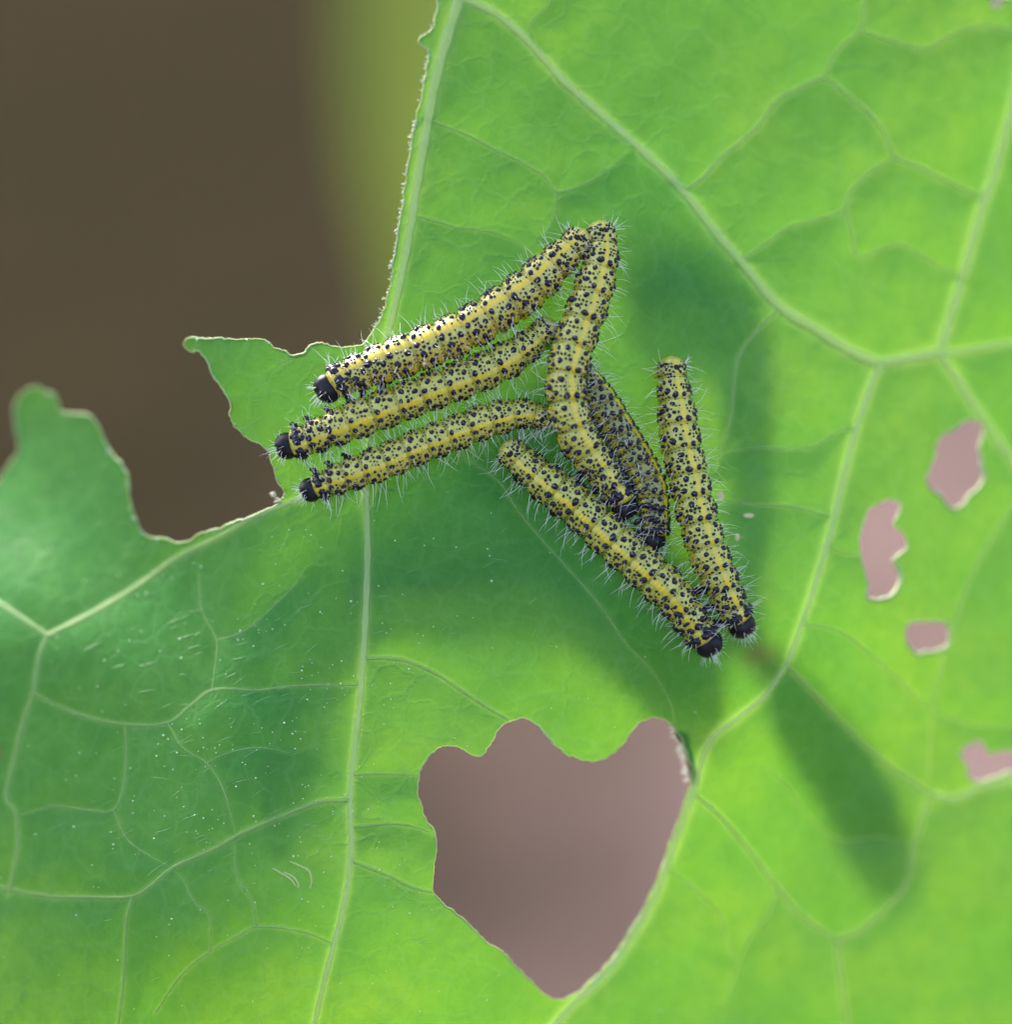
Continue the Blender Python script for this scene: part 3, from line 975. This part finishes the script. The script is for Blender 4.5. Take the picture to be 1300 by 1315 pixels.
    for g in range(nseg):
        s0, s1 = bnd[g], bnd[g + 1]
        front = g < 3
        placed = []
        for (vv, deg, r, el) in big_rows:
            for sg in (1, -1):
                a = sg * (deg + rnd.gauss(0, 1.6)) * D2R
                si = s0 + (s1 - s0) * min(.95, max(.05, vv + rnd.gauss(0, .013)))
                rz = r * rnd.uniform(.78, 1.14) * (1.0 if not front else 1.08)
                if si > 0.972 or si < 0.02:
                    continue
                if si > 0.9:
                    rz *= 0.62
                placed.append((si * total, a * rad, rz))
                add_wart(si, a, rz, True, el * rnd.uniform(.9, 1.15), 15 if deg < 50 else 21)
        for row in (0.08, 0.25, 0.42, 0.56, 0.67, 0.92):
            a = -125.0 + rnd.uniform(0, 9)
            while a < 125:
                step = rnd.uniform(10.5, 14.5)
                a += step
                if abs(a) < 7.5:
                    continue
                si = s0 + (s1 - s0) * (row + rnd.gauss(0, .009))
                if not 0.02 < si < 0.975:
                    continue
                r = rnd.choice([1.1, 1.4, 1.6, 1.8, 2.1, 2.5]) * (1.15 if dark else 1.0)
                if row in (0.08, 0.92):
                    r *= 0.72
                if any((si * total - q_[0]) ** 2 + (a * D2R * rad - q_[1]) ** 2 < (q_[2] + r + .5) ** 2 for q_ in placed):
                    continue
                placed.append((si * total, a * D2R * rad, r))
                add_wart(si, a * D2R, r, False, rnd.uniform(.85, 1.3))
        for k_ in range(4):                                   # fine side hairs
            sg = rnd.choice((1, -1))
            si = s0 + (s1 - s0) * rnd.random()
            if si < .97:
                p, nr, tn = surf(si, sg * rnd.uniform(55, 112) * D2R)
                add_hair(p, nr, tn, rnd.uniform(9, 19), 0.2)
    # neck shield: two black plates parted by the yellow line; rump plate
    for sg in (1, -1):
        for dd, r in ((20, 5.6), (36, 5.4), (54, 5.2), (74, 5.0)):
            add_wart(0.034, sg * dd * D2R, r, True, 1.1, 16)
    p, nr, tn = surf(0.95, 0)
    pl = MB()
    dome(pl, p, nr, tn, rad * 0.15e-4, rad * 0.05e-4, 1.2)
    pl.build('rump_plate', M_HEAD, root, base)
    for k_ in range(16):
        a = rnd.uniform(-100, 100) * D2R
        p, nr, tn = surf(0.965, a)
        add_hair(p, nr + tn * 0.8, tn, rnd.uniform(10, 18), 0.3)
    # head: two lobes, mouthparts
    hv, hf = [], []
    hr = rad * 0.68e-4
    hc = C[0] + T[0] * (-hr * 0.22) - Nn[0] * hr * 0.10
    nu, nv = 22, 14
    for i in range(nv + 1):
        ph = math.pi * i / nv
        for j in range(nu):
            t = 2 * math.pi * j / nu
            fwd, up_, sd = math.cos(ph), math.sin(ph) * math.cos(t), math.sin(ph) * math.sin(t)
            k_ = 1 - 0.10 * math.exp(-(sd / 0.16) ** 2) * (1 if up_ > -0.3 else 0.3) + 0.05 * math.exp(-((abs(sd) - .5) / .25) ** 2)
            if up_ < -0.35 and fwd > 0.3:
                k_ *= 1 + 0.14 * (-up_ - 0.35)
            hv.append(hc + hr * k_ * (-T[0] * fwd * 0.92 + Nn[0] * up_ * 0.98 + Bn[0] * sd * 1.05))
    for i in range(nv):
        for j in range(nu):
            hf.append([i * nu + j, i * nu + (j + 1) % nu, (i + 1) * nu + (j + 1) % nu, (i + 1) * nu + j])
    mesh_obj('head', hv, hf, M_HEAD, root, base)
    for k_ in range(46):
        a, b = rnd.uniform(0, 2 * math.pi), rnd.uniform(0.15, 1.5)
        dd = -T[0] * math.cos(b) + math.sin(b) * (Nn[0] * math.cos(a) + Bn[0] * math.sin(a))
        add_hair(hc + dd * hr * .95, dd, T[0], rnd.uniform(6, 14), 0.27)
    # three pairs of black jointed true legs, four pairs of prolegs and the claspers
    for g, si in enumerate((0.035, 0.095, 0.165)):
        for sg in (1, -1):
            p, nr, tn = surf(si, sg * 112 * D2R)
            q_, _, _ = surf(si, sg * 150 * D2R)
            dn = -Nn[0]
            lm = MB()
            e = Bn[int(si * NS)] * sg
            pts = np.array([p - nr * 0.0002, p + e * 4.5e-4 + dn * 2.0e-4 - tn * 1e-4, p + e * 6.0e-4 + dn * 6e-4 - tn * 4e-4, p + e * 4.0e-4 + dn * 9.5e-4 - tn * 7e-4])
            tube(lm, pts, np.array([4.4, 3.6, 2.4, 0.8]) * 1e-4 * scale, 8, tn)
            lm.build('leg', M_HEAD, root, base)
    for si in (0.43, 0.51, 0.59, 0.67, 0.94):
        for sg in (1, -1):
            p, nr, tn = surf(si, sg * 138 * D2R)
            lm = MB()
            dn = -Nn[int(si * NS)]
            tube(lm, np.array([p - nr * 3e-4, p + dn * 3e-4, p + dn * 6.5e-4, p + dn * 7.5e-4]), np.array([5, 4.6, 4.8, 3.0]) * 1e-4 * scale, 8, tn)
            lm.build('proleg', mb_, root, base)
    o = warts.build('warts', M_WART, root, base); o['kind'] = 'stuff'
    o = bris.build('bristles', M_BRISTLE, root, base); o['kind'] = 'stuff'
    return root


caterpillar([(424, 496), (440, 487), (465, 477), (500, 464), (549, 446), (600, 423), (640, 398), (679, 371), (710, 342), (735, 318), (750, 302)],
            25, (0.30, 0.62, 1), 'warm yellow caterpillar stretched uppermost of the three parallel ones, its head by the chewed notch', warm=1.0, seed=11,
            lift=(0, 0, 0.2, 0.3, 0.3, 0.5, 0.8))
caterpillar([(372, 572), (392, 566), (414, 556), (450, 542), (488, 527), (525, 513), (562, 499), (600, 485), (635, 470), (665, 453), (690, 434), (708, 417)],
            22.5, (0.05, -0.28, 1), 'black spotted caterpillar lying between two parallel ones, its head farthest left of all', warm=0.35, seed=12)
caterpillar([(402, 628), (420, 620), (443, 611), (488, 595), (537, 574), (586, 555), (620, 542), (645, 535), (668, 531), (688, 533), (704, 541)],
            20.5, (0.05, -0.22, 1), 'slender caterpillar lowest of the three parallel ones, head beside the leaf vein', warm=0.2, seed=13)
caterpillar([(801, 648), (793, 632), (776, 608), (758, 584), (741, 558), (730, 524), (727, 490), (735, 450), (748, 412), (760, 378), (769, 346), (774, 312), (769, 290)],
            24, (0.30, 0.05, 1), 'long bent caterpillar crossing over a dark one, rear end touching the uppermost caterpillar', warm=0.2, seed=14,
            lift=(0.2, 0.8, 2.0, 2.2, 1.4, 0.8, 0.5))
caterpillar([(840, 690), (839, 662), (833, 626), (817, 592), (797, 560), (777, 526), (757, 494), (744, 474)],
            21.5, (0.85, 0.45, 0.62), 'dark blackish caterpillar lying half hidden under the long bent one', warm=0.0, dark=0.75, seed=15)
caterpillar([(908, 824), (888, 796), (866, 766), (840, 741), (810, 713), (780, 687), (768, 675), (736, 646), (700, 618), (670, 593), (650, 574)],
            24.5, (-0.12, -0.16, 1), 'plump greenish yellow caterpillar slanting down to lower right, head nearest the big hole', warm=0.05, seed=16)
caterpillar([(952, 800), (944, 786), (932, 762), (920, 735), (908, 705), (898, 670), (890, 640), (884, 610), (877, 580), (872, 552), (868, 520), (864, 490), (862, 464)],
            23.5, (0.33, 0.05, 1), 'caterpillar apart at the right, tail up and black head down', warm=0.15, seed=17)


# ------------------------------------------------------------------ far leaf blurred at the top, behind the eaten leaf
def far_leaf():
    zc = -0.90
    out = [(640, -420), (505, -260), (455, -80), (452, 90), (468, 230), (496, 340), (515, 430), (570, 470), (640, 440), (700, 340), (735, 180), (740, 0), (720, -200)]
    loop = catmull(out, 8, True)
    X, Y = np.meshgrid(np.arange(440, 780, 8.0), np.arange(-440, 500, 8.0))
    q_, F_ = cut_sheet(X, Y, [loop])
    z_ = zc + 0.012 * np.cos((q_[:, 0] - 600) / 90) - ((q_[:, 1] - 30) / 900) ** 2 * 0.05
    base = place(605, 460, zc)
    r_ = empty('far_leaf', base, 'out of focus olive green leaf standing behind the chewed leaf at top', 'leaf')
    va = np.exp(-((q_[:, 0] - 610) / 10) ** 2)
    mesh_obj('blade', place(q_[:, 0], q_[:, 1], z_), F_, M_LEAF2, r_, base, True, {'vein': va, 'brown': va * 0})
    mb = MB()
    yy = np.linspace(460, -410, 30)
    xx = 605 + 0 * yy
    tube(mb, place(xx, yy, zc + 0.012 - ((yy - 30) / 900) ** 2 * 0.05), np.linspace(12, 3, 30) * 1e-4, 8)
    mb.build('midrib', M_VEIN, r_, base)


far_leaf()


# ------------------------------------------------------------------ unseen lobed leaf, added close behind and cut to shade parts of the blade
def shade_leaf():
    star = [(445, 668), (418, 705), (392, 785), (362, 880), (340, 980), (335, 1060), (358, 1100), (385, 1050), (408, 970), (430, 890), (462, 830), (530, 812),
            (600, 822), (680, 815), (735, 830), (785, 870), (835, 920), (865, 955), (900, 965), (925, 935), (928, 880), (925, 845), (945, 838),
            (975, 872), (985, 925), (1010, 975), (1050, 1030), (1082, 1090), (1112, 1140), (1150, 1152), (1174, 1115), (1160, 1045), (1120, 962), (1066, 898), (1012, 842),
            (975, 815), (985, 700), (988, 600), (988, 480), (985, 420), (960, 370), (920, 330), (870, 298), (818, 288), (796, 310), (800, 400), (812, 455), (850, 470),
            (905, 470), (928, 560), (932, 680), (925, 740), (890, 740), (840, 660), (815, 600), (790, 520), (750, 465), (690, 468), (630, 515), (560, 580), (500, 630)]
    loop = catmull(star, 5, True)
    X, Y = np.meshgrid(np.arange(310, 1200, 6.0), np.arange(260, 1180, 6.0))
    q_, F_ = cut_sheet(X, Y, [loop])
    d = 0.0090 + 0.0050 * smooth01(q_[:, 0], 420, 760)
    P_ = place(q_[:, 0], q_[:, 1], leaf_z(q_[:, 0], q_[:, 1]) - 0.0008) + SUN_DIR * d[:, None]  # outline moved sunward so its shadow falls where it was drawn
    base = P_[np.argmin(np.hypot(q_[:, 0] - 800, q_[:, 1] - 700))]
    r_ = empty('added_shade_leaf', base, 'unseen lobed green leaf added behind the chewed leaf to dim the light through it', 'leaf')
    mesh_obj('blade', P_, F_, M_SHADE_LEAF, r_, base, True, {'vein': d * 0, 'brown': d * 0})
    mb = MB()
    for pts in ([(800, 700), (640, 690), (470, 740), (390, 900), (350, 1060)], [(800, 700), (850, 820), (890, 940)], [(820, 690), (940, 780), (1000, 860), (1080, 980), (1140, 1110)],
                [(800, 700), (900, 745), (955, 680), (955, 500), (900, 390), (830, 310)]):
        c_ = catmull(pts, 12)
        dd = 0.0090 + 0.0050 * smooth01(c_[:, 0], 420, 760)
        mv = MB()
        tube(mv, place(c_[:, 0], c_[:, 1], leaf_z(c_[:, 0], c_[:, 1]) - 0.0009) + SUN_DIR * dd[:, None], np.linspace(7, 2, len(c_)) * 1e-4, 6)
        mv.build('vein', M_VEIN, r_, base)


shade_leaf()
